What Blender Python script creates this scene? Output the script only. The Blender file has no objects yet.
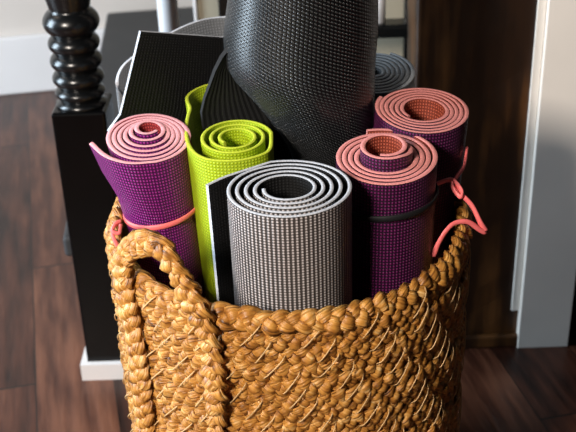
import bpy, math, random
from mathutils import Vector, Matrix
random.seed(4)
R = math.radians
sc = bpy.context.scene
C = bpy.context.collection

# ------------------------------------------------------------------ camera
H = 0.963; PITCH = R(28.5); ROLL = R(1.9); F = 1050.0
d_ = Vector((0, math.cos(PITCH), -math.sin(PITCH)))
r0 = Vector((1, 0, 0)); u0 = Vector((0, math.sin(PITCH), math.cos(PITCH)))
r_ = r0*math.cos(ROLL) - u0*math.sin(ROLL)
u_ = u0*math.cos(ROLL) + r0*math.sin(ROLL)
cam = bpy.data.objects.new('camera', bpy.data.cameras.new('camera')); C.objects.link(cam)
cam.matrix_world = Matrix(((r_.x, u_.x, -d_.x, 0), (r_.y, u_.y, -d_.y, 0), (r_.z, u_.z, -d_.z, H), (0, 0, 0, 1)))
cam.data.sensor_width = 36; cam.data.lens = 36*F/576
cam.data.clip_start = 0.02
cam.data.dof.use_dof = True; cam.data.dof.focus_distance = 0.95; cam.data.dof.aperture_fstop = 11
sc.camera = cam

# ------------------------------------------------------------------ light
w = bpy.data.worlds.new('world'); sc.world = w; w.use_nodes = True
w.node_tree.nodes['Background'].inputs[0].default_value = (0.75, 0.85, 1, 1)
w.node_tree.nodes['Background'].inputs[1].default_value = 0.02
def area(name, loc, target, size, power, col):
    l = bpy.data.lights.new(name, 'AREA'); l.shape = 'RECTANGLE'
    l.size, l.size_y = size; l.energy = power; l.color = col
    o = bpy.data.objects.new(name, l); C.objects.link(o); o.location = loc
    o.rotation_euler = (Vector(target)-Vector(loc)).to_track_quat('-Z', 'Y').to_euler()
area('window_light', (-2.2, 1.0, 0.95), (-0.1, 1.0, 0.45), (0.8, 1.5), 98, (0.70, 0.86, 1.0))
area('room_light', (-0.75, -0.30, 1.30), (-0.05, 0.95, 0.40), (0.30, 0.30), 38, (1.0, 0.90, 0.80))
area('wall_fill_light', (-1.5, 1.5, 2.2), (-1.0, 2.4, 0.3), (0.8, 0.8), 5, (1.0, 0.84, 0.70))  # unseen fill lamp, added to brighten the back wall
sc.view_settings.view_transform = 'Standard'; sc.view_settings.look = 'None'
sc.view_settings.gamma = 1; sc.view_settings.use_curve_mapping = False
sc.view_settings.exposure = 0.0

# ------------------------------------------------------------------ helpers
def ray(px, py): return d_ + r_*((px-288)/F) + u_*((216-py)/F)
def un(px, py, z):                     # where a sight line meets the level z
    r = ray(px, py); return Vector((0, 0, H)) + r*((z-H)/r.z)
def uy(px, py, Y):                     # where it meets the upright plane at distance Y
    r = ray(px, py); return Vector((0, 0, H)) + r*(Y/r.y)

def nodes(name):
    m = bpy.data.materials.new(name); m.use_nodes = True
    nt = m.node_tree; return m, nt, nt.nodes['Principled BSDF']
def N(nt, t, **k):
    n = nt.nodes.new(t)
    for a, b in k.items(): setattr(n, a, b)
    return n
def math_(nt, op, a, b=None):
    n = N(nt, 'ShaderNodeMath', operation=op)
    for i, v in enumerate((a, b)):
        if v is None: continue
        if isinstance(v, (int, float)): n.inputs[i].default_value = v
        else: nt.links.new(v, n.inputs[i])
    return n.outputs[0]
def ramp(nt, fac, stops):
    n = N(nt, 'ShaderNodeValToRGB'); e = n.color_ramp.elements
    while len(e) < len(stops): e.new(0.5)
    for q, (p, c) in zip(e, stops): q.position = p; q.color = (*c, 1)
    nt.links.new(fac, n.inputs[0]); return n.outputs[0]
def noise(nt, vec, scale, detail=3, mapping=None):
    if mapping:
        mp = N(nt, 'ShaderNodeMapping'); mp.inputs['Scale'].default_value = mapping
        nt.links.new(vec, mp.inputs[0]); vec = mp.outputs[0]
    n = N(nt, 'ShaderNodeTexNoise'); n.inputs['Scale'].default_value = scale
    n.inputs['Detail'].default_value = detail; nt.links.new(vec, n.inputs['Vector']); return n.outputs[0]
def bump(nt, b, h, dist, strength=1):
    n = N(nt, 'ShaderNodeBump'); n.inputs['Distance'].default_value = dist; n.inputs['Strength'].default_value = strength
    nt.links.new(h, n.inputs['Height']); nt.links.new(n.outputs[0], b.inputs['Normal'])
def plain(name, col, rough=0.5, spec=0.5, nscale=0, var=0.15):
    m, nt, b = nodes(name)
    b.inputs['Roughness'].default_value = rough; b.inputs['Specular IOR Level'].default_value = spec
    tc = N(nt, 'ShaderNodeTexCoord')
    nz = noise(nt, tc.outputs['Object'], nscale or 12)
    c = ramp(nt, nz, [(0.3, [v*(1-var) for v in col]), (0.7, [min(1, v*(1+var)) for v in col])])
    nt.links.new(c, b.inputs['Base Color']); return m
def mat_face(name, top, gap_shade, pu=0.0032, pv=0.003, rough=0.5, dist=0.0009, spec=0.5, shear=0.0, vamp=0.9):
    """embossed foam: beads in columns along u, rows along v (UV in metres)"""
    m, nt, b = nodes(name)
    uv = N(nt, 'ShaderNodeUVMap'); sp = N(nt, 'ShaderNodeSeparateXYZ'); nt.links.new(uv.outputs[0], sp.inputs[0])
    uo = sp.outputs[0]; vo = sp.outputs[1]
    if shear: vo = math_(nt, 'ADD', vo, math_(nt, 'MULTIPLY', uo, shear))
    def s01(o, p):
        s = math_(nt, 'SINE', math_(nt, 'MULTIPLY', o, 2*math.pi/p))
        return math_(nt, 'ADD', math_(nt, 'MULTIPLY', s, 0.5), 0.5)
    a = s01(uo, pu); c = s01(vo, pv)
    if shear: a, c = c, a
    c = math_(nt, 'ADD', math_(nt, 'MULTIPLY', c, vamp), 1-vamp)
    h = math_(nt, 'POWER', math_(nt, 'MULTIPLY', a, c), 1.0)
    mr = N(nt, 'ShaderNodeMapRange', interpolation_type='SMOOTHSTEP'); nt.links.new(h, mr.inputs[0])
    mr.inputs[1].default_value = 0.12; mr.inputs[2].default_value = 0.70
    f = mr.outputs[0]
    col = ramp(nt, f, [(0, gap_shade), (1, top)])  # grooves darkened in base colour: occlusion between the beads painted in
    nt.links.new(col, b.inputs['Base Color'])
    b.inputs['Roughness'].default_value = rough; b.inputs['Specular IOR Level'].default_value = spec
    bump(nt, b, f, dist); return m
def foam(name, col, rough=0.75):
    m, nt, b = nodes(name); tc = N(nt, 'ShaderNodeTexCoord')
    nz = noise(nt, tc.outputs['Object'], 700, 2)
    c = ramp(nt, nz, [(0.3, [v*0.82 for v in col]), (0.7, [min(1, v*1.12) for v in col])])
    nt.links.new(c, b.inputs['Base Color']); b.inputs['Roughness'].default_value = rough
    b.inputs['Specular IOR Level'].default_value = 0.25
    bump(nt, b, nz, 0.0006); return m

def obj(name, verts, faces, mats, parent=None, fm=None, uvs=None, smooth=True):
    me = bpy.data.meshes.new(name); me.from_pydata([tuple(v) for v in verts], [], faces)
    for m in (mats if isinstance(mats, (list, tuple)) else [mats]): me.materials.append(m)
    if fm: me.polygons.foreach_set('material_index', fm)
    if smooth: me.polygons.foreach_set('use_smooth', [True]*len(me.polygons))
    if uvs:
        l = me.uv_layers.new(name='UVMap'); li = [0]*len(me.loops); me.loops.foreach_get('vertex_index', li)
        fl = []
        for i in li: fl.extend(uvs[i])
        l.data.foreach_set('uv', fl)
    me.update()
    o = bpy.data.objects.new(name, me); C.objects.link(o)
    if parent:
        o.parent = parent; o.matrix_parent_inverse = Matrix.Translation(parent.location).inverted()
    return o
def thing(name, label, cat, loc, group=None):
    o = bpy.data.objects.new(name, None); C.objects.link(o); o.location = loc; o.empty_display_size = 0.05
    return tag(o, label, cat, group)
def tag(o, label, cat, group=None):
    o['label'] = label; o['category'] = cat
    if group: o['group'] = group
    return o
def box(x0, x1, y0, y1, z0, z1, V, Fc, rot=0.0, piv=None):
    b = len(V)
    for z in (z0, z1):
        for x, y in ((x0, y0), (x1, y0), (x1, y1), (x0, y1)):
            if rot:
                px, py = piv or ((x0+x1)/2, (y0+y1)/2)
                dx, dy = x-px, y-py
                x2 = px+dx*math.cos(rot)-dy*math.sin(rot); y2 = py+dx*math.sin(rot)+dy*math.cos(rot)
            else: x2, y2 = x, y
            V.append((x2, y2, z))
    Fc += [(b+3, b+2, b+1, b), (b+4, b+5, b+6, b+7)] + [(b+i, b+(i+1) % 4, b+4+(i+1) % 4, b+4+i) for i in range(4)]
def boxobj(name, dims, m, parent=None, bevel=0.003, rot=0.0, piv=None):
    V, Fc = [], []
    box(*dims, V, Fc, rot, piv)
    o = obj(name, V, Fc, m, parent, smooth=False)
    if bevel:
        md = o.modifiers.new('bevel', 'BEVEL'); md.width = bevel; md.segments = 3
    return o
def catmull(P, n):
    """smooth curve through Vectors, n samples evenly spread by length"""
    Q = [P[0]*2-P[1]] + list(P) + [P[-1]*2-P[-2]]; out = []
    for i in range(1, len(Q)-2):
        p0, p1, p2, p3 = Q[i-1:i+3]
        for k in range(24):
            t = k/24
            out.append(0.5*((2*p1)+(p2-p0)*t+(2*p0-5*p1+4*p2-p3)*t*t+(3*p1-p0-3*p2+p3)*t**3))
    out.append(Q[-2].copy())
    return resample(out, n)
def resample(P, n):
    L = [0]
    for a, b in zip(P, P[1:]): L.append(L[-1]+(b-a).length)
    out = []; j = 0
    for i in range(n):
        s = L[-1]*i/(n-1)
        while j < len(P)-2 and L[j+1] < s: j += 1
        t = (s-L[j])/max(1e-9, L[j+1]-L[j]); out.append(P[j].lerp(P[j+1], min(1, max(0, t))))
    return out
def tube(P, r, name, m, parent=None, ring=8, flat=1.0, closed=False, up=Vector((0, 0, 1))):
    V, Fc, UV = [], [], []; n = len(P); s = 0
    for i in range(n):
        a = P[i-1] if (i or closed) else P[i]; b = P[(i+1) % n] if (i < n-1 or closed) else P[i]
        t = (b-a).normalized(); x = t.cross(up)
        if x.length < 1e-3: x = t.cross(Vector((1, 0, 0)))
        x.normalize(); y = x.cross(t)
        if i: s += (P[i]-P[i-1]).length
        for k in range(ring):
            q = 2*math.pi*k/ring; V.append(P[i]+x*(math.cos(q)*r*flat)+y*(math.sin(q)*r)); UV.append((s, k/ring))
    for i in range(n if closed else n-1):
        for k in range(ring):
            j = (i+1) % n; Fc.append((i*ring+k, i*ring+(k+1) % ring, j*ring+(k+1) % ring, j*ring+k))
    if not closed:
        Fc.append(tuple(range(ring-1, -1, -1))); Fc.append(tuple((n-1)*ring+k for k in range(ring)))
    return obj(name, V, Fc, m, parent, uvs=UV)

# ------------------------------------------------------------------ materials
M = {}
M['wall'] = plain('wall paint', (0.66, 0.60, 0.55), 0.7, 0.2, 3, 0.04)
M['white'] = plain('white trim paint', (0.78, 0.76, 0.76), 0.4, 0.4, 6, 0.03)
M['beige'] = plain('beige paint', (0.40, 0.35, 0.26), 0.6, 0.3, 5, 0.08)
M['casing'] = plain('casing paint', (0.88, 0.82, 0.75), 0.45, 0.4, 6, 0.05)
M['black'] = plain('black gloss paint', (0.004, 0.0045, 0.005), 0.25, 0.5, 8, 0.2)
M['satin'] = plain('black satin paint', (0.002, 0.002, 0.0022), 0.22, 0.2, 8, 0.2)
M['tread'] = plain('dark grey tread paint', (0.040, 0.041, 0.043), 0.55, 0.3, 9, 0.15)
def wood(name, cols, scale, planks=False, rough=0.35, spec=0.5):
    m, nt, b = nodes(name); tc = N(nt, 'ShaderNodeTexCoord'); v = tc.outputs['Object']
    if planks:
        rt = N(nt, 'ShaderNodeMapping'); rt.inputs['Rotation'].default_value = (0, 0, R(-12)); nt.links.new(v, rt.inputs[0]); v = rt.outputs[0]
        sp = N(nt, 'ShaderNodeSeparateXYZ'); nt.links.new(v, sp.inputs[0])
        q = math_(nt, 'DIVIDE', sp.outputs[0], 0.115); idx = math_(nt, 'FLOOR', q)
        wn = N(nt, 'ShaderNodeTexWhiteNoise', noise_dimensions='1D'); nt.links.new(idx, wn.inputs['W'])
        yy = math_(nt, 'ADD', math_(nt, 'DIVIDE', sp.outputs[1], 0.9), math_(nt, 'MULTIPLY', wn.outputs[0], 7))
        wn2 = N(nt, 'ShaderNodeTexWhiteNoise', noise_dimensions='2D')
        cb = N(nt, 'ShaderNodeCombineXYZ'); nt.links.new(idx, cb.inputs[0]); nt.links.new(math_(nt, 'FLOOR', yy), cb.inputs[1])
        nt.links.new(cb.outputs[0], wn2.inputs['Vector'])
        fr = math_(nt, 'FRACT', q); seam = math_(nt, 'LESS_THAN', fr, 0.016)
        fy = math_(nt, 'FRACT', yy); seam = math_(nt, 'MAXIMUM', seam, math_(nt, 'LESS_THAN', fy, 0.004))
        off = N(nt, 'ShaderNodeVectorMath', operation='ADD'); nt.links.new(v, off.inputs[0]); nt.links.new(wn2.outputs['Color'], off.inputs[1]); v = off.outputs[0]
    g = noise(nt, v, scale, 6, (9, 1, 1) if planks else (6, 6, 0.6))
    g2 = noise(nt, v, 5.5, 3, (2.2, 1, 1))
    f = math_(nt, 'ADD', math_(nt, 'MULTIPLY', g, 0.55), math_(nt, 'MULTIPLY', g2, 0.45))
    if planks: f = math_(nt, 'ADD', f, math_(nt, 'MULTIPLY', math_(nt, 'SUBTRACT', wn2.outputs[0], 0.5), 0.16))
    c = ramp(nt, f, [(0.32, cols[0]), (0.5, cols[1]), (0.68, cols[2])])
    if planks:
        mx = N(nt, 'ShaderNodeMix', data_type='RGBA'); nt.links.new(seam, mx.inputs[0]); nt.links.new(c, mx.inputs[6]); mx.inputs[7].default_value = (0.008, 0.005, 0.004, 1); c = mx.outputs[2]
    nt.links.new(c, b.inputs['Base Color']); b.inputs['Roughness'].default_value = rough; b.inputs['Specular IOR Level'].default_value = spec
    bump(nt, b, g, 0.0015); return m
M['floor'] = wood('dark plank floor', [(0.016, 0.005, 0.003), (0.068, 0.022, 0.012), (0.17, 0.066, 0.036)], 7, True, 0.36, 0.45)
M['beam'] = wood('dark timber', [(0.006, 0.003, 0.0015), (0.030, 0.011, 0.003), (0.22, 0.085, 0.022)], 4, False, 0.45)
def straw_mat():
    m, nt, b = nodes('seagrass'); tc = N(nt, 'ShaderNodeTexCoord'); uv = N(nt, 'ShaderNodeUVMap')
    fib = noise(nt, uv.outputs[0], 1.0, 3, (55, 15, 1))
    var = noise(nt, tc.outputs['Object'], 75, 2)
    c = ramp(nt, math_(nt, 'ADD', math_(nt, 'MULTIPLY', fib, 0.55), math_(nt, 'MULTIPLY', var, 0.45)),
             [(0.33, (0.060, 0.018, 0.003)), (0.43, (0.36, 0.14, 0.022)), (0.56, (0.60, 0.28, 0.055)), (0.68, (0.86, 0.56, 0.23))])
    nt.links.new(c, b.inputs['Base Color']); b.inputs['Roughness'].default_value = 0.42
    b.inputs['Specular IOR Level'].default_value = 0.5
    bump(nt, b, fib, 0.0030); return m
M['straw'] = straw_mat()
M['stitch'] = plain('pale stitching straw', (0.60, 0.38, 0.17), 0.5, 0.4, 80, 0.15)
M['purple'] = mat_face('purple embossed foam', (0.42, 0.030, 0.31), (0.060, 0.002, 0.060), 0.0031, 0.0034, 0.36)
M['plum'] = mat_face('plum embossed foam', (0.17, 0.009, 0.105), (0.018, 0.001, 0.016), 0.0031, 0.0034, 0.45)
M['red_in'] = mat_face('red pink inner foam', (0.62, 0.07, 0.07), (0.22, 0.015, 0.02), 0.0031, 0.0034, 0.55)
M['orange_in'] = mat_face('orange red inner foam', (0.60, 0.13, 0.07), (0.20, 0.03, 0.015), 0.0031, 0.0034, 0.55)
M['pink_edge'] = foam('pink foam edge', (0.80, 0.30, 0.28))
M['lilac_edge'] = foam('pale pink foam edge', (0.90, 0.42, 0.46))
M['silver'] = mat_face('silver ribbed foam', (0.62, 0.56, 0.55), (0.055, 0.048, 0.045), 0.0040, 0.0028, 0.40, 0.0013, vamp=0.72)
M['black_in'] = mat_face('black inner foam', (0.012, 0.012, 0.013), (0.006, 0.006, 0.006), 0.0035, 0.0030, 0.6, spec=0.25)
M['pale_edge'] = foam('pale grey foam edge', (0.56, 0.58, 0.63))
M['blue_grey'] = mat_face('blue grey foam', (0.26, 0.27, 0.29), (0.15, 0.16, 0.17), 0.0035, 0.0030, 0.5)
M['grey_edge'] = foam('blue grey foam edge', (0.50, 0.54, 0.58))
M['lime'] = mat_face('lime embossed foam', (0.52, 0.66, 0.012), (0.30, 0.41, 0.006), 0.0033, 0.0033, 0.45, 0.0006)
M['lime_edge'] = foam('lime foam edge', (0.62, 0.72, 0.05))
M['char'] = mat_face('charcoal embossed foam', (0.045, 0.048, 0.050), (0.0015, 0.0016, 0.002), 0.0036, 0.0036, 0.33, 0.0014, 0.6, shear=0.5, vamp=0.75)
M['char_shaded'] = mat_face('shaded charcoal inner foam', (0.014, 0.0145, 0.0145), (0.007, 0.007, 0.007), 0.0026, 0.0036, 0.5, 0.0004, 0.3, vamp=0.3)  # darker charcoal for the loose end, its dimmer light painted into the colour
M['char_edge'] = foam('charcoal foam edge', (0.014, 0.014, 0.015))
M['pink_tie'] = plain('coral pink elastic', (1.0, 0.19, 0.19), 0.45, 0.5, 60, 0.08)
M['black_tie'] = plain('black elastic', (0.008, 0.008, 0.009), 0.6, 0.3, 60, 0.1)

# ------------------------------------------------------------------ setting
def struct(o): o['kind'] = 'structure'; return o
struct(boxobj('floor', (-3.2, 2.2, -1.0, 4.0, -0.05, 0.0), M['floor'], bevel=0))
A = un(0, 88, 0); B = un(45, 84.5, 0)
wy = 2.46                                       # the back wall, turned a little from square
wrot = R(10)
struct(boxobj('wall_back', (-3.4, 2.6, wy+0.02, wy+0.12, 0, 2.6), M['wall'], bevel=0, rot=wrot, piv=(-0.65, wy)))
struct(boxobj('baseboard_back', (-3.4, 2.6, wy, wy+0.02, 0, 0.145), M['white'], bevel=0.004, rot=wrot, piv=(-0.65, wy)))

# platform / first step of the stair behind the newel
tz = 0.185
a = un(62, 238, tz); bq = un(108, 7, tz)
pV = []
def slab(pts, z0, z1, name, m):
    n = len(pts); V = [(p[0], p[1], z0) for p in pts]+[(p[0], p[1], z1) for p in pts]
    Fc = [tuple(range(n-1, -1, -1)), tuple(range(n, 2*n))]+[(i, (i+1) % n, n+(i+1) % n, n+i) for i in range(n)]
    o = obj(name, V, Fc, m, smooth=False)
    md = o.modifiers.new('bevel', 'BEVEL'); md.width = 0.006; md.segments = 3
    return o
dirv = (Vector((bq.x, bq.y))-Vector((a.x, a.y))).normalized()
far = Vector((a.x, a.y))+dirv*(((wy+0.05)-a.y)/dirv.y)
o = slab([(a.x, a.y), (0.62, a.y+0.02), (0.62, wy+0.19), (far.x, far.y)], tz-0.035, tz, 'trim_1', M['tread']); struct(o)
o = slab([(a.x+0.03, a.y+0.03), (0.60, a.y+0.05), (0.60, wy+0.16), (far.x+0.03, far.y-0.03)], 0.0, tz-0.035, 'trim_2', M['black']); struct(o)

# newel post: square foot, turned shaft, white shoe moulding
nw = 0.072
ny0 = 1.285
nc = Vector((un(102, 372, 0).x+0.012, ny0+nw/2))
pz = uy(75, 113, ny0).z
newel = thing('newel_post', 'glossy black newel post with turned rings beside the basket', 'newel post', (nc.x, nc.y, 0))
npx = 0.5*(uy(52, 116, ny0).x+uy(104, 116, ny0).x)
nc.x = npx; newel.location.x = npx
boxobj('square_foot', (nc.x-nw/2, nc.x+nw/2, ny0, ny0+nw, 0.0, pz), M['satin'], newel, 0.004)
prof = []
def lathe(name, prof, cx, cy, m, parent, seg=48):
    V, Fc = [], []
    for r, z in prof:
        for k in range(seg):
            q = 2*math.pi*k/seg; V.append((cx+r*math.cos(q), cy+r*math.sin(q), z))
    for i in range(len(prof)-1):
        for k in range(seg): Fc.append((i*seg+k, i*seg+(k+1) % seg, (i+1)*seg+(k+1) % seg, (i+1)*seg+k))
    Fc.append(tuple(range(seg-1, -1, -1))); Fc.append(tuple((len(prof)-1)*seg+k for k in range(seg)))
    return obj(name, V, Fc, m, parent)
z = pz; prof = [(0.033, pz-0.002), (0.034, pz+0.003), (0.026, pz+0.008)]
z = pz+0.008
for k in range(5):
    rr = [0.0335, 0.0345, 0.0345, 0.034, 0.037][k]; hh = [0.018, 0.023, 0.024, 0.024, 0.034][k]
    for j in range(13):
        q = j/12; s = math.sin(math.pi*q)**0.75
        prof.append((0.0255+(rr-0.0255)*s, z+hh*q))
    z += hh
prof += [(0.027, z+0.003), (0.0285, z+0.010), (0.033, z+0.030), (0.037, z+0.055), (0.038, z+0.085), (0.034, z+0.12), (0.027, z+0.16), (0.023, z+0.25), (0.022, z+0.4)]
lathe('turned_shaft', prof, nc.x, nc.y, M['black'], newel)
V, Fc = [], []
e = 0.009
for dims in ((nc.x-nw/2-e, nc.x+nw/2+e, ny0-e, ny0, 0, 0.028), (nc.x-nw/2-e, nc.x-nw/2, ny0, ny0+nw+0.01, 0, 0.028), (nc.x+nw/2, nc.x+nw/2+e, ny0, ny0+nw+0.01, 0, 0.028)):
    box(*dims, V, Fc)
obj('shoe_moulding', V, Fc, M['white'], newel, smooth=False)

# balusters and rail behind
def baluster(px, Y, wpx, z0, z1, label):
    p = uy(px, 0, Y); Zd = (p-Vector((0, 0, H))).dot(d_); r = wpx*Zd/F/2
    prof = [(r*1.15, z0), (r*1.15, z0+0.06), (r*0.9, z0+0.075), (r*0.9, z0+0.09), (r*1.05, z0+0.12), (r, z1)]
    o = lathe('baluster', prof, p.x, Y, M['white'], None, 32); tag(o, label, 'baluster', 'white stair balusters'); return o
baluster(167, 1.66, 20, tz, 0.95, 'white stair baluster rising behind the black mat with the pale edge')
RY = 1.80
rl = uy(360, 30, RY); rr_ = uy(413, 30, RY)
zt = uy(392, 21, RY).z; zb = uy(392, 38, RY-0.02).z
tag(boxobj('bottom_rail', (uy(232, 10, RY).x, 0.52, RY-0.025, RY+0.02, zb, zt), M['black'], bevel=0.006),
    'glossy black horizontal rail behind the charcoal mat beside timber post', 'rail')
sx = uy(232, 10, RY).x
struct(boxobj('trim_5', (sx-0.022, sx-0.0005, RY-0.03, RY+0.025, tz, 0.9), M['black'], bevel=0.003))
vx = uy(408, 20, RY+0.035).x
tag(boxobj('rail_post', (vx-0.008, vx+0.008, RY+0.021, RY+0.045, tz, 0.95), M['black'], bevel=0.003),
    'slim black upright post behind the rail at the timber post', 'post')
baluster(380, RY-0.002, 10, zt, 0.95, 'white stair baluster standing on the black horizontal rail')
px0 = uy(197, 10, 2.0).x
o = boxobj('wall_stair', (px0, 0.7, 2.0, 2.06, tz, 1.0), M['beige'], bevel=0.002); struct(o)
o = boxobj('trim_3', (px0-0.006, px0, 1.992, 2.06, tz, 1.0), M['white'], bevel=0.002); struct(o)

# timber post and door casing on the right
PY = 1.335
x0 = uy(416, 20, PY).x; x1 = uy(536, 20, PY).x
post = thing('timber_post', 'rough dark brown timber post between the stair and the white door casing', 'post', ((x0+x1)/2, PY+0.06, 0))
V, Fc = [], []
ns = 40; cols = [(0, 0), (0.35, 0), (0.7, 0), (1, 0), (1, 1), (0.5, 1), (0, 1)]
for i in range(ns+1):
    zz = 1.6*i/ns
    for j, (cx, cy) in enumerate(cols):
        V.append((x0+(x1+0.03-x0)*cx+random.uniform(-1, 1)*0.0012, PY+0.10*cy+random.uniform(-1, 1)*0.001, zz))
nn = len(cols)
for i in range(ns):
    for j in range(nn): Fc.append((i*nn+j, i*nn+(j+1) % nn, (i+1)*nn+(j+1) % nn, (i+1)*nn+j))
Fc.append(tuple(range(nn-1, -1, -1))); Fc.append(tuple(ns*nn+j for j in range(nn)))
beam = obj('timber', V, Fc, M['beam'], post, smooth=False)
md = beam.modifiers.new('bevel', 'BEVEL'); md.width = 0.006; md.segments = 3; md.limit_method = 'ANGLE'
boxobj('base_strip', (x0, x1+0.02, PY-0.012, PY-0.0015, 0, 0.022), M['beam'], post, 0.004)
cx0 = uy(520, 330, PY-0.02).x; cx1 = uy(571, 330, PY-0.02).x
o = boxobj('door_1', (cx0, cx1, PY-0.014, PY+0.02, 0, 2.1), M['casing'], bevel=0.0012); struct(o)
ox0 = uy(516, 300, PY-0.02).x
o = boxobj('trim_4', (ox0-0.002, cx0-0.0005, PY-0.006, PY-0.0015, uy(520, 316, PY-0.02).z, 2.1), M['casing'], bevel=0.0012); struct(o)

# ------------------------------------------------------------------ basket
BX, BY, RX, RY_ = 0.0, 0.952, 0.178, 0.200; RIM = 0.449; PITCHR = 0.0163
class Braid:
    def __init__(s): s.V = []; s.F = []; s.UV = []
    def strand(s, P, Nn, wdt, thk, ring=8, closed=False, u0=0.0):
        b = len(s.V); n = len(P); u = u0
        for i in range(n):
            a = P[i-1] if (i or closed) else P[i]; c = P[(i+1) % n] if (i < n-1 or closed) else P[i]
            t = (c-a).normalized(); y = (Nn[i]-t*Nn[i].dot(t)).normalized(); x = t.cross(y)
            if i: u += (P[i]-P[i-1]).length
            for k in range(ring):
                q = 2*math.pi*k/ring
                cr = 1+(0.07*math.sin(4*q+math.sin(u*70+b))+0.12*math.sin(9*q+math.sin(u*90+b)*2) if ring > 9 else 0)
                s.V.append(P[i]+x*(math.cos(q)*wdt[i]*cr)+y*(math.sin(q)*thk[i]*cr)); s.UV.append((u*1.0, k/ring))
        for i in range(n if closed else n-1):
            j = (i+1) % n
            for k in range(ring): s.F.append((b+i*ring+k, b+i*ring+(k+1) % ring, b+j*ring+(k+1) % ring, b+j*ring+k))
        if not closed:
            s.F.append(tuple(b+k for k in range(ring-1, -1, -1))); s.F.append(tuple(b+(n-1)*ring+k for k in range(ring)))
    def along(s, fn, length, A_, B_, L, wd, th, seg=14, closed=False, ring=8):
        per = max(1, round(length/L)); n = per*seg
        ph0 = random.random()*6.28
        for k in range(3):
            P, Nn, W, T = [], [], [], []
            jit = random.random()*10
            for i in range(n if closed else n+1):
                q = i/n; ph = 2*math.pi*per*q+2*math.pi*k/3+ph0
                pos, Nv, Uv = fn(q)
                wob = 1+0.16*math.sin(per*q*3.1+jit)+0.14*math.sin(i*0.83+jit*3)+0.08*math.sin(i*2.3+jit)
                if closed: wob = 1+0.2*math.sin(round(per*0.37)*2*math.pi*q+jit)+0.15*math.sin(round(per*1.63)*2*math.pi*q+jit*3)
                P.append(pos+Uv*(A_*math.sin(ph))+Nv*(B_*math.sin(2*ph)*wob)); Nn.append(Nv)
                W.append(wd*wob*(1+0.14*math.sin(2*ph))); T.append(th*(1.0+0.1*(wob-1)))
            s.strand(P, Nn, W, T, ring, closed, random.random()*50)
    def build(s, name, m, parent): return obj(name, s.V, s.F, m, parent, uvs=s.UV)
basket = thing('woven_basket', 'round braided seagrass basket with a loop handle, holding the rolled mats', 'basket', (BX, BY, 0))
def ringfn(rx, ry, z):
    def fn(q):
        t = 2*math.pi*q
        wob = 0.0012*math.sin(5*t+z*90)+0.001*math.sin(9*t+z*170)
        Nv = Vector((math.cos(t)/rx, math.sin(t)/ry, 0)).normalized()
        return Vector((BX+(rx+wob)*math.cos(t), BY+(ry+wob)*math.sin(t), z+0.0012*math.sin(4*t+z*60))), Nv, Vector((0, 0, 1))
    return fn
rows = Braid(); nrow = 0
circ = 2*math.pi*math.sqrt((RX**2+RY_**2)/2)
z = RIM-PITCHR
while z > 0.012:
    hi = z > 0.25
    rows.along(ringfn(RX+random.uniform(-.001, .001), RY_+random.uniform(-.001, .001), z), circ, 0.0048, 0.0038, 0.040, 0.0056, 0.0022, 18 if hi else 8, True, 18 if hi else 6)
    z -= PITCHR; nrow += 1
rows.build('braided_wall', M['straw'], basket)
def rimfn(q, f_=ringfn(RX, RY_, RIM+0.001)):
    p, n, u = f_(q); return p, (n*0.88+u*0.47).normalized(), (u*0.88-n*0.47).normalized()
rim = Braid(); rim.along(rimfn, circ, 0.0050, 0.0038, 0.043, 0.0059, 0.0028, 20, True, 18)
rim.build('rim_braid', M['straw'], basket)
base = Braid(); rr = 0.0
for k in range(11):
    f_ = 1-(k+0.6)/11.5
    def fb(q, f_=f_):
        t = 2*math.pi*q
        Rv = Vector((math.cos(t), math.sin(t), 0))
        return Vector((BX+RX*f_*math.cos(t), BY+RY_*f_*math.sin(t), 0.009)), Vector((0, 0, 1)), Rv
    base.along(fb, circ*f_, 0.0045, 0.002, 0.034, 0.0052, 0.0036, 8, True, 6)
base.build('basket_base', M['straw'], basket)
# stitching: slanting pale straw crossing the rows
st = Braid()
nst = 44
for k in range(nst):
    for row in range(0, 22):
        z1 = RIM+0.002-PITCHR*row*1.0
        if row % 2 != k % 2: continue
        q0 = (k+random.uniform(-.15, .15))/nst*2*math.pi - row*0.090
        span = 0.110*random.uniform(.8, 1.15); P, Nn = [], []
        for j in range(9):
            f_ = j/8; t = q0-span*f_; zz = z1-PITCHR*1.6*f_
            out = 0.0082+0.0006*math.sin(f_*math.pi)-0.0045*abs(2*f_-1)**5
            P.append(Vector((BX+(RX+out)*math.cos(t), BY+(RY_+out)*math.sin(t), zz)))
            Nn.append(Vector((math.cos(t), math.sin(t), 0)))
        st.strand(P, Nn, [0.00068]*9, [0.00055]*9, 5)
st.build('stitching', M['stitch'], basket)
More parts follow.
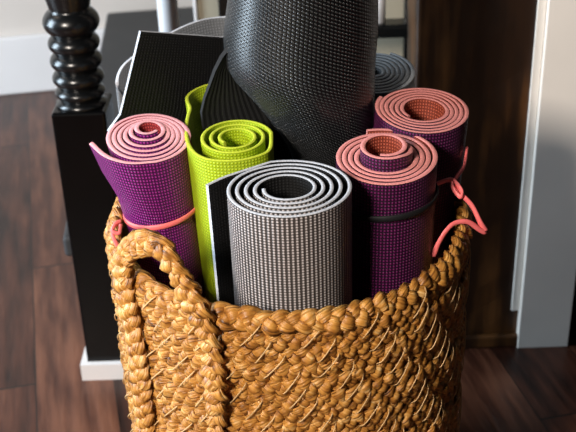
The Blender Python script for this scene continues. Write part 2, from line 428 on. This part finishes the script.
# loop handle on the near left
hp = [((147, 470), .793), ((146, 430), .793), ((142, 390), .796), ((136, 345), .800), ((129, 306), .806), ((124, 275), .812), ((127, 254), .815), ((143, 243), .812), ((160, 246), .805),
      ((174, 266), .794), ((188, 291), .780), ((202, 317), .764), ((212, 348), .755), ((216, 390), .748), ((217, 430), .748), ((217, 470), .748)]
def onwall(px, py, off):               # where a sight line meets the basket's outer face
    Y = 0.8
    for _ in range(25):
        x = uy(px, py, Y).x; Y = 0.5*Y+0.5*(BY-(RY_+off)*math.sqrt(max(0.03, 1-(x/(RX+off))**2)))
    return uy(px, py, Y)
hq = []
for i, (p, Y) in enumerate(hp):
    hq.append(onwall(p[0], p[1], 0.0 if i in (0, len(hp)-1) else 0.012))
HP = catmull(hq, 400)
hl = sum((b-a_).length for a_, b in zip(HP, HP[1:]))
def hfn(q):
    i = min(len(HP)-1, int(q*(len(HP)-1))); p = HP[i]
    t = (HP[min(i+3, len(HP)-1)]-HP[max(i-3, 0)]).normalized()
    Nv = Vector((-0.45, -0.85, 0.28)).normalized(); Nv = (Nv-t*Nv.dot(t)).normalized()
    return p.copy(), Nv, t.cross(Nv)
hb = Braid(); hb.along(hfn, hl, 0.0050, 0.0038, 0.043, 0.0060, 0.0029, 24, False, 18)
hb.build('handle', M['straw'], basket)

# ------------------------------------------------------------------ mats
def sheet(name, rows, t, mats, parent=None, flip=1, nv=None):
    """rows: levels top to bottom, each a list of Vectors. mats = outer, inner, edge"""
    if nv:
        cols_ = [catmull([r[j] for r in rows], nv) for j in range(len(rows[0]))]
        rows = [[c[i] for c in cols_] for i in range(nv)]
    m, n = len(rows), len(rows[0])
    U = [0]
    for j in range(1, n): U.append(U[-1]+(rows[0][j]-rows[0][j-1]).length)
    O, I = [], []
    for i in range(m):
        for j in range(n):
            p = rows[i][j]
            T = rows[i][min(j+1, n-1)]-rows[i][max(j-1, 0)]
            Vv = rows[max(i-1, 0)][j]-rows[min(i+1, m-1)][j]
            nn = T.cross(Vv).normalized()*flip
            O.append(p+nn*t/2); I.append(p-nn*t/2)
    V, Fc, FM, UV = [], [], [], []
    def grid(P, uvs, mm, nn_, mi, rev):
        b = len(V); V.extend(P); UV.extend(uvs)
        for i in range(mm-1):
            for j in range(nn_-1):
                f = (b+i*nn_+j, b+(i+1)*nn_+j, b+(i+1)*nn_+j+1, b+i*nn_+j+1)
                Fc.append(f[::-1] if rev else f); FM.append(mi)
    vv = [sum((rows[k][0]-rows[k-1][0]).length for k in range(1, i+1)) for i in range(m)]
    uvs = [(U[j], -vv[i]) for i in range(m) for j in range(n)]
    rv = flip < 0
    grid(O, uvs, m, n, 0, rv); grid(I, uvs, m, n, 1, not rv)
    # rounded lips along the top and bottom cuts
    def lip(i, sgn):
        o_, i_ = O[i*n:(i+1)*n], I[i*n:(i+1)*n]; P, uu = [], []
        for f_, h_ in ((0, 0), (0.2, 0.12), (0.5, 0.16), (0.8, 0.12), (1, 0)):
            for j in range(n): P.append(o_[j].lerp(i_[j], f_)+Vector((0, 0, sgn*h_*t))); uu.append((U[j], f_*t))
        grid(P, uu, 5, n, 2, (sgn > 0) != rv)
    lip(0, 1); lip(m-1, -1)
    for j, rev in ((0, rv), (n-1, not rv)):
        P, uu = [], []
        for i in range(m): P += [O[i*n+j], I[i*n+j]]; uu += [(0, -vv[i]), (t, -vv[i])]
        grid(P, uu, m, 2, 2, rev)
    return obj(name, V, Fc, mats, parent, FM, UV)
def spiral(rin, rout, turns, a_end, sgn, n=None, ex=1.0, ey=1.0, wob=0.0, pw=1.0):
    n = n or int(turns*56); P = []
    for i in range(n+1):
        t = i/n; th = R(a_end)-sgn*2*math.pi*turns*(1-t); r = rin+(rout-rin)*t**pw
        r *= 1+wob*math.sin(2*th+1)+wob*0.6*math.sin(3*th+2+t*5)
        P.append(Vector((r*math.cos(th)*ex, r*math.sin(th)*ey, 0)))
    return P
def tilt_rows(path, top, bot, tn=None, lift=None):
    """top face through 'top' with normal tn; bottom flat at 'bot'"""
    tn = (tn or Vector((0, 0, 1))).normalized(); rows = []
    rt = []
    for i, p in enumerate(path):
        zoff = -(tn.x*p.x+tn.y*p.y)/tn.z + (lift[i] if lift else 0)
        rt.append(Vector((top.x+p.x, top.y+p.y, top.z+zoff)))
    rb = [Vector((bot.x+p.x, bot.y+p.y, bot.z)) for p in path]
    return rt, rb
FLOORZ = 0.0165
GM = 'rolled yoga mats standing in the basket'
def mat_thing(label, loc): return thing('yoga_mat', label, 'yoga mat', loc, GM)
def joined(a, tail, n=60):
    return a+catmull([a[-1]]+tail, n)[1:]
def band(top, bot, z, r, name, m, parent, wdt, ex=1.0, ey=1.0, tlx=0.0, tly=0.0, off=(0, 0)):
    f_ = (top.z-z)/(top.z-bot.z); c = top.lerp(bot, f_); P = []
    for k in range(72):
        q = 2*math.pi*k/72; x = r*ex*math.cos(q)+off[0]; y = r*ey*math.sin(q)+off[1]
        P.append(Vector((c.x+x, c.y+y, z+tlx*x+tly*y)))
    return tube(P, wdt, name, m, parent, 8, 0.35, True)

# 1 silver mat in front
top = un(287, 188, 0.54); bot = Vector((top.x+0.003, top.y+0.015, FLOORZ))
sp = spiral(0.0205, 0.0575, 4.6, 100, 1, wob=0.012)
tail = [un(x, y, 0.54)-top for x, y in ((252, 166), (236, 173), (222, 178), (207, 185))]
path = joined(spiral(0.0205, 0.0575, 4.79, 105, 1, wob=0.012), tail[1:], 40)
m1 = mat_thing('silver grey ribbed yoga mat with black inside, foremost in the basket', (bot.x, bot.y, FLOORZ))
rt, rb = tilt_rows(path, top, bot)
n_ = len(path)
for i in range(n_-40, n_): rb[i] = rb[i]+Vector((0.006, 0, 0))*((i-n_+40)/40)
sheet('foam_sheet', [rt, rb], 0.0034, [M['silver'], M['black_in'], M['pale_edge']], m1, 1, 8)

# 2 purple mat at the left
def unp(px, py, c, tn):                # where a sight line meets a tilted plane through c
    r = ray(px, py); o = Vector((0, 0, H)); return o + r*((c-o).dot(tn)/r.dot(tn))
tn = Vector((0.05, -0.20, 1)).normalized()
top = un(147, 137, 0.540); bot = Vector((top.x+0.030, top.y-0.004, FLOORZ))
path = spiral(0.0100, 0.0415, 6.1, -75, -1, wob=0.012)
for i, p in enumerate(path):
    k = 1-i/len(path); p.y += 0.013*k*k; p.x += 0.001*k
t1 = [unp(x, y, top, tn)-top for x, y in ((133, 163), (116, 160), (103, 154), (91, 143))]
t1 = [Vector((v.x, v.y, 0)) for v in t1]
tt = joined(path, t1, 40)
k = len(tt)-40-1
lift = [0.003*max(0, 1-i/(2.2*56)) for i in range(len(tt))]
rt, rb = tilt_rows(tt, top, bot, tn, lift)
wrap = path+[Vector((0.0428*math.cos(R(-75-a_)), 0.0428*math.sin(R(-75-a_)), 0)) for a_ in [95*(i+1)/40 for i in range(40)]]
wrap = wrap[:len(tt)]
mid = [Vector((top.x+p.x*0.84+0.008, top.y+p.y*0.9-0.001, 0.452)) for p in wrap]
rb = [Vector((bot.x+p.x*0.80, bot.y+p.y*0.85, FLOORZ)) for p in wrap]
up = [a_.lerp(b_, 0.5)+Vector((0, 0, 0)) for a_, b_ in zip(rt, mid)]
m2 = mat_thing('bright purple yoga mat with pink edge and loose corner, leftmost of the purple mats', (bot.x, bot.y, FLOORZ))
low = [a_.lerp(b_, 0.5) for a_, b_ in zip(mid, rb)]
sheet('foam_sheet', [rt, up, mid, low, rb], 0.0046, [M['purple'], M['red_in'], M['lilac_edge']], m2, -1, 18)
bt = band(Vector((top.x+0.008, top.y-0.001, 0.47)), Vector((top.x+0.008, top.y-0.001, 0.40)), 0.463, 0.0408, 'elastic_band', M['pink_tie'], m2, 0.0030, tlx=0.14, tly=0.05, ex=0.965, ey=1.02)
kp = catmull([uy(119, 222, .885), uy(112, 230, .880), uy(116, 243, .878), uy(124, 254, .880)], 24)
tube(kp, 0.0022, 'band_tail', M['pink_tie'], bt, 8, 0.6)
kp = catmull([uy(121, 221, .882), uy(115, 224, .878), uy(113, 231, .876), uy(119, 233, .876), uy(121, 224, .878)], 24)
tube(kp, 0.0022, 'knot_loop', M['pink_tie'], bt, 8, 0.6)

# 3 lime mat
zl = 0.54
top = un(235, 137, zl); bot = Vector((top.x+0.010, top.y+0.004, FLOORZ))
core = spiral(0.013, 0.0335, 2.6, 10, -1, ex=1.08, ey=1.28)
pts = [(270, 148), (260, 155), (238, 160), (214, 160), (198, 155), (189, 145), (186, 130), (188, 116)]
tl = [un(x, y, zl)-top for x, y in pts]+[un(190, 108, zl)-top, un(187, 100, zl+.001)-top, un(189, 94, zl+.002)-top, un(198, 88, zl+.003)-top, un(210, 84, zl+.004)-top, un(219, 83, zl+.004)-top]
path = joined(core, [Vector((v.x, v.y, 0)) for v in tl], 150)
lf = [v.z for v in joined(core, tl, 150)]
rt = [Vector((top.x+p.x, top.y+p.y, zl+l_)) for p, l_ in zip(path, lf)]
rb = [Vector((bot.x+p.x*0.80, bot.y+p.y*0.80, FLOORZ)) for p in path]
m3 = mat_thing('lime green yoga mat with a loose outer turn, between purple and silver mats', (bot.x, bot.y, FLOORZ))
sheet('foam_sheet', [rt, rb], 0.0036, [M['lime'], M['lime'], M['lime_edge']], m3, -1, 8)

# 4 plum mat right of the silver one
top = un(385, 157, 0.536); bot = Vector((top.x-0.004, top.y+0.012, FLOORZ))
path = spiral(0.0165, 0.0480, 5.6, 105, 1, wob=0.012, ey=1.02)
lift = [0.012*(1-min(1, max(0, (i/56-1.15)/0.45))) for i in range(len(path))]
n_ = len(path)
for i in range(n_-24, n_): path[i] = path[i]*(1+0.07*((i-n_+24)/24)**1.5)
rt, rb = tilt_rows(path, top, bot, Vector((0, -0.12, 1)), lift)
m4 = mat_thing('plum yoga mat with pink spiral, raised core and black band, right of the silver mat', (bot.x, bot.y, FLOORZ))
sheet('foam_sheet', [rt, rb], 0.0046, [M['plum'], M['orange_in'], M['pink_edge']], m4, 1, 8)
band(top, bot, 0.497, 0.0512, 'elastic_band', M['black_tie'], m4, 0.0034, tlx=0.06)

# 5 plum mat back right with ribbon
top = un(423, 109, 0.55); bot = Vector((top.x-0.030, top.y-0.004, FLOORZ))
path = spiral(0.0205, 0.0460, 5.2, 150, -1, wob=0.02)
rt, rb = tilt_rows(path, top, bot, Vector((0.05, -0.14, 1)))
m5 = mat_thing('dark plum yoga mat with wide pink spiral, at basket right edge, tied with coral ribbon', (bot.x, bot.y, FLOORZ))
sheet('foam_sheet', [rt, rb], 0.0040, [M['plum'], M['orange_in'], M['pink_edge']], m5, -1, 8)
rb_pts = [uy(467, 148, .965), uy(464, 166, .945), uy(456, 178, .925), uy(454, 186, .918), uy(462, 195, .910), uy(472, 206, .905), uy(480, 222, .90), uy(486, 232, .90), uy(480, 230, .898), uy(468, 222, .895), uy(455, 223, .892), uy(446, 231, .888), uy(438, 244, .885), uy(433, 256, .885)]
tube(catmull(rb_pts, 110), 0.0027, 'ribbon_tie', M['pink_tie'], m5, 8, 0.6)
tube(catmull([uy(435, 185, .905), uy(444, 181, .912), uy(452, 180, .918), uy(457, 184, .915), uy(462, 192, .908), uy(460, 197, .905), uy(453, 188, .912), uy(452, 181, .916)], 60), 0.0026, 'ribbon_knot', M['pink_tie'], m5, 8, 0.6)

# 6 blue-grey mat behind right
top = un(375, 72, 0.548); bot = Vector((top.x-0.006, top.y-0.02, FLOORZ))
path = spiral(0.0075, 0.0420, 6.5, 60, 1, wob=0.012)
rt, rb = tilt_rows(path, top, bot, Vector((0.0, -0.22, 1)))
m6 = mat_thing('blue grey yoga mat with tight spiral, rearmost at the right behind the charcoal mat', (bot.x, bot.y, FLOORZ))
sheet('foam_sheet', [rt, rb], 0.0046, [M['blue_grey'], M['blue_grey'], M['grey_edge']], m6, 1, 6)

# 7 tall charcoal mat in the middle: a loose cone
m7 = mat_thing('tall charcoal ribbed yoga mat, loosely rolled, standing highest in the middle', (0.02, 1.0, FLOORZ))
rowsC = []
for y, xl, xr, Yc in ((-90, 226, 378, 1.03), (-40, 222, 379, 1.03), (0, 218, 380, 1.03), (30, 214, 380, 1.03), (55, 216, 378, 1.025), (68, 222, 377, 1.02), (90, 243, 376, 1.012), (118, 267, 374, 1.005), (150, 287, 370, 1.0), (185, 290, 370, 1.0)):
    l_ = uy(xl, y, Yc); g_ = uy(xr, y, Yc); c_ = (l_+g_)/2; r = (g_.x-l_.x)/2*0.985
    rowsC.append([p+c_ for p in spiral(r*0.45, r, 3.1, 75, 1, 200)])
for z in (0.25, FLOORZ): rowsC.append([Vector((p.x*0.98+0.0005, p.y, z)) for p in rowsC[-1]])
sheet('foam_sheet', rowsC, 0.0045, [M['char'], M['black_in'], M['char_edge']], m7, 1, 60)
fl = []
for y, xs in ((45, (245, 240, 234, 230)), (62, (245, 235, 224, 218)), (85, (262, 240, 220, 209)), (112, (285, 250, 216, 201)), (140, (300, 262, 228, 207)), (165, (305, 275, 245, 224))):
    fl.append(catmull([uy(x, y, Y) for x, Y in zip(xs, (1.035, 1.02, 1.008, 1.0))], 40))
for z in (0.25, FLOORZ): fl.append([Vector((p.x+0.006, p.y, z)) for p in fl[-1]])
sheet('loose_end', fl, 0.0040, [M['char_shaded'], M['char_shaded'], M['char_edge']], m7, -1, 40)

# 8 black mat with a pale cut edge, flat loose flap behind
m8 = mat_thing('black yoga mat with pale cut edge, its flat corner rising behind the purple mat', (-0.02, 1.10, FLOORZ))
def flap(a_, b_): return [a_.lerp(b_, i/30) for i in range(31)]
tA = uy(140, 31, 1.05); tB = uy(222, 37, 1.112)
mA = uy(119, 118, 1.035); mB = uy(222, 118, 1.110)
lA = Vector((-0.095, 1.075, 0.40)); lB = Vector((-0.04, 1.10, 0.40))
bA = Vector((-0.085, 1.075, FLOORZ)); bB = Vector((-0.04, 1.10, FLOORZ))
rowsF = []
for a_, b_ in ((tA, tB), (tA.lerp(mA, .5), tB.lerp(mB, .5)), (mA, mB), (mA+(mA-tA)*.3, mB+(mB-tB)*.3), (lA, lB), (bA, bB)):
    hidden = [b_+Vector((0.012, 0.008, 0)), b_+Vector((0.026, 0.004, 0)), b_+Vector((0.028, -0.008, 0)) if False else b_+Vector((0.036, -0.004, 0))]
    rowsF.append(flap(a_, b_)+catmull([b_]+hidden, 14)[1:])
sheet('foam_sheet', rowsF, 0.0034, [M['black_in'], M['silver'], M['pale_edge']], m8, 1, 30)

# 9 open grey-blue coil at the back left
m9 = mat_thing('grey yoga mat with an open loose coil, rearmost at the left behind the black mat', (-0.09, 1.12, FLOORZ))
cp = [(150, 112, 1.078), (130, 103, 1.070), (120, 92, 1.066), (117, 80, 1.068), (122, 67, 1.075), (134, 56, 1.088), (155, 42, 1.105), (178, 29, 1.125), (198, 21, 1.14), (217, 17.5, 1.15), (240, 17, 1.15), (258, 22, 1.142)]
tp = catmull([uy(x, y, Y) for x, y, Y in cp], 110)
cen = Vector((-0.105, 1.105, 0))
def lowp(p, k, z): return Vector((cen.x+(p.x-cen.x)*k, cen.y+(p.y-cen.y)*k*0.6, z))
rowsG = [tp, [p+Vector((0.004, 0.001, -0.07)) for p in tp], [lowp(p, .45, 0.40) for p in tp], [lowp(p, .42, FLOORZ) for p in tp]]
sheet('foam_sheet', rowsG, 0.0036, [M['blue_grey'], M['blue_grey'], M['pale_edge']], m9, -1, 24)
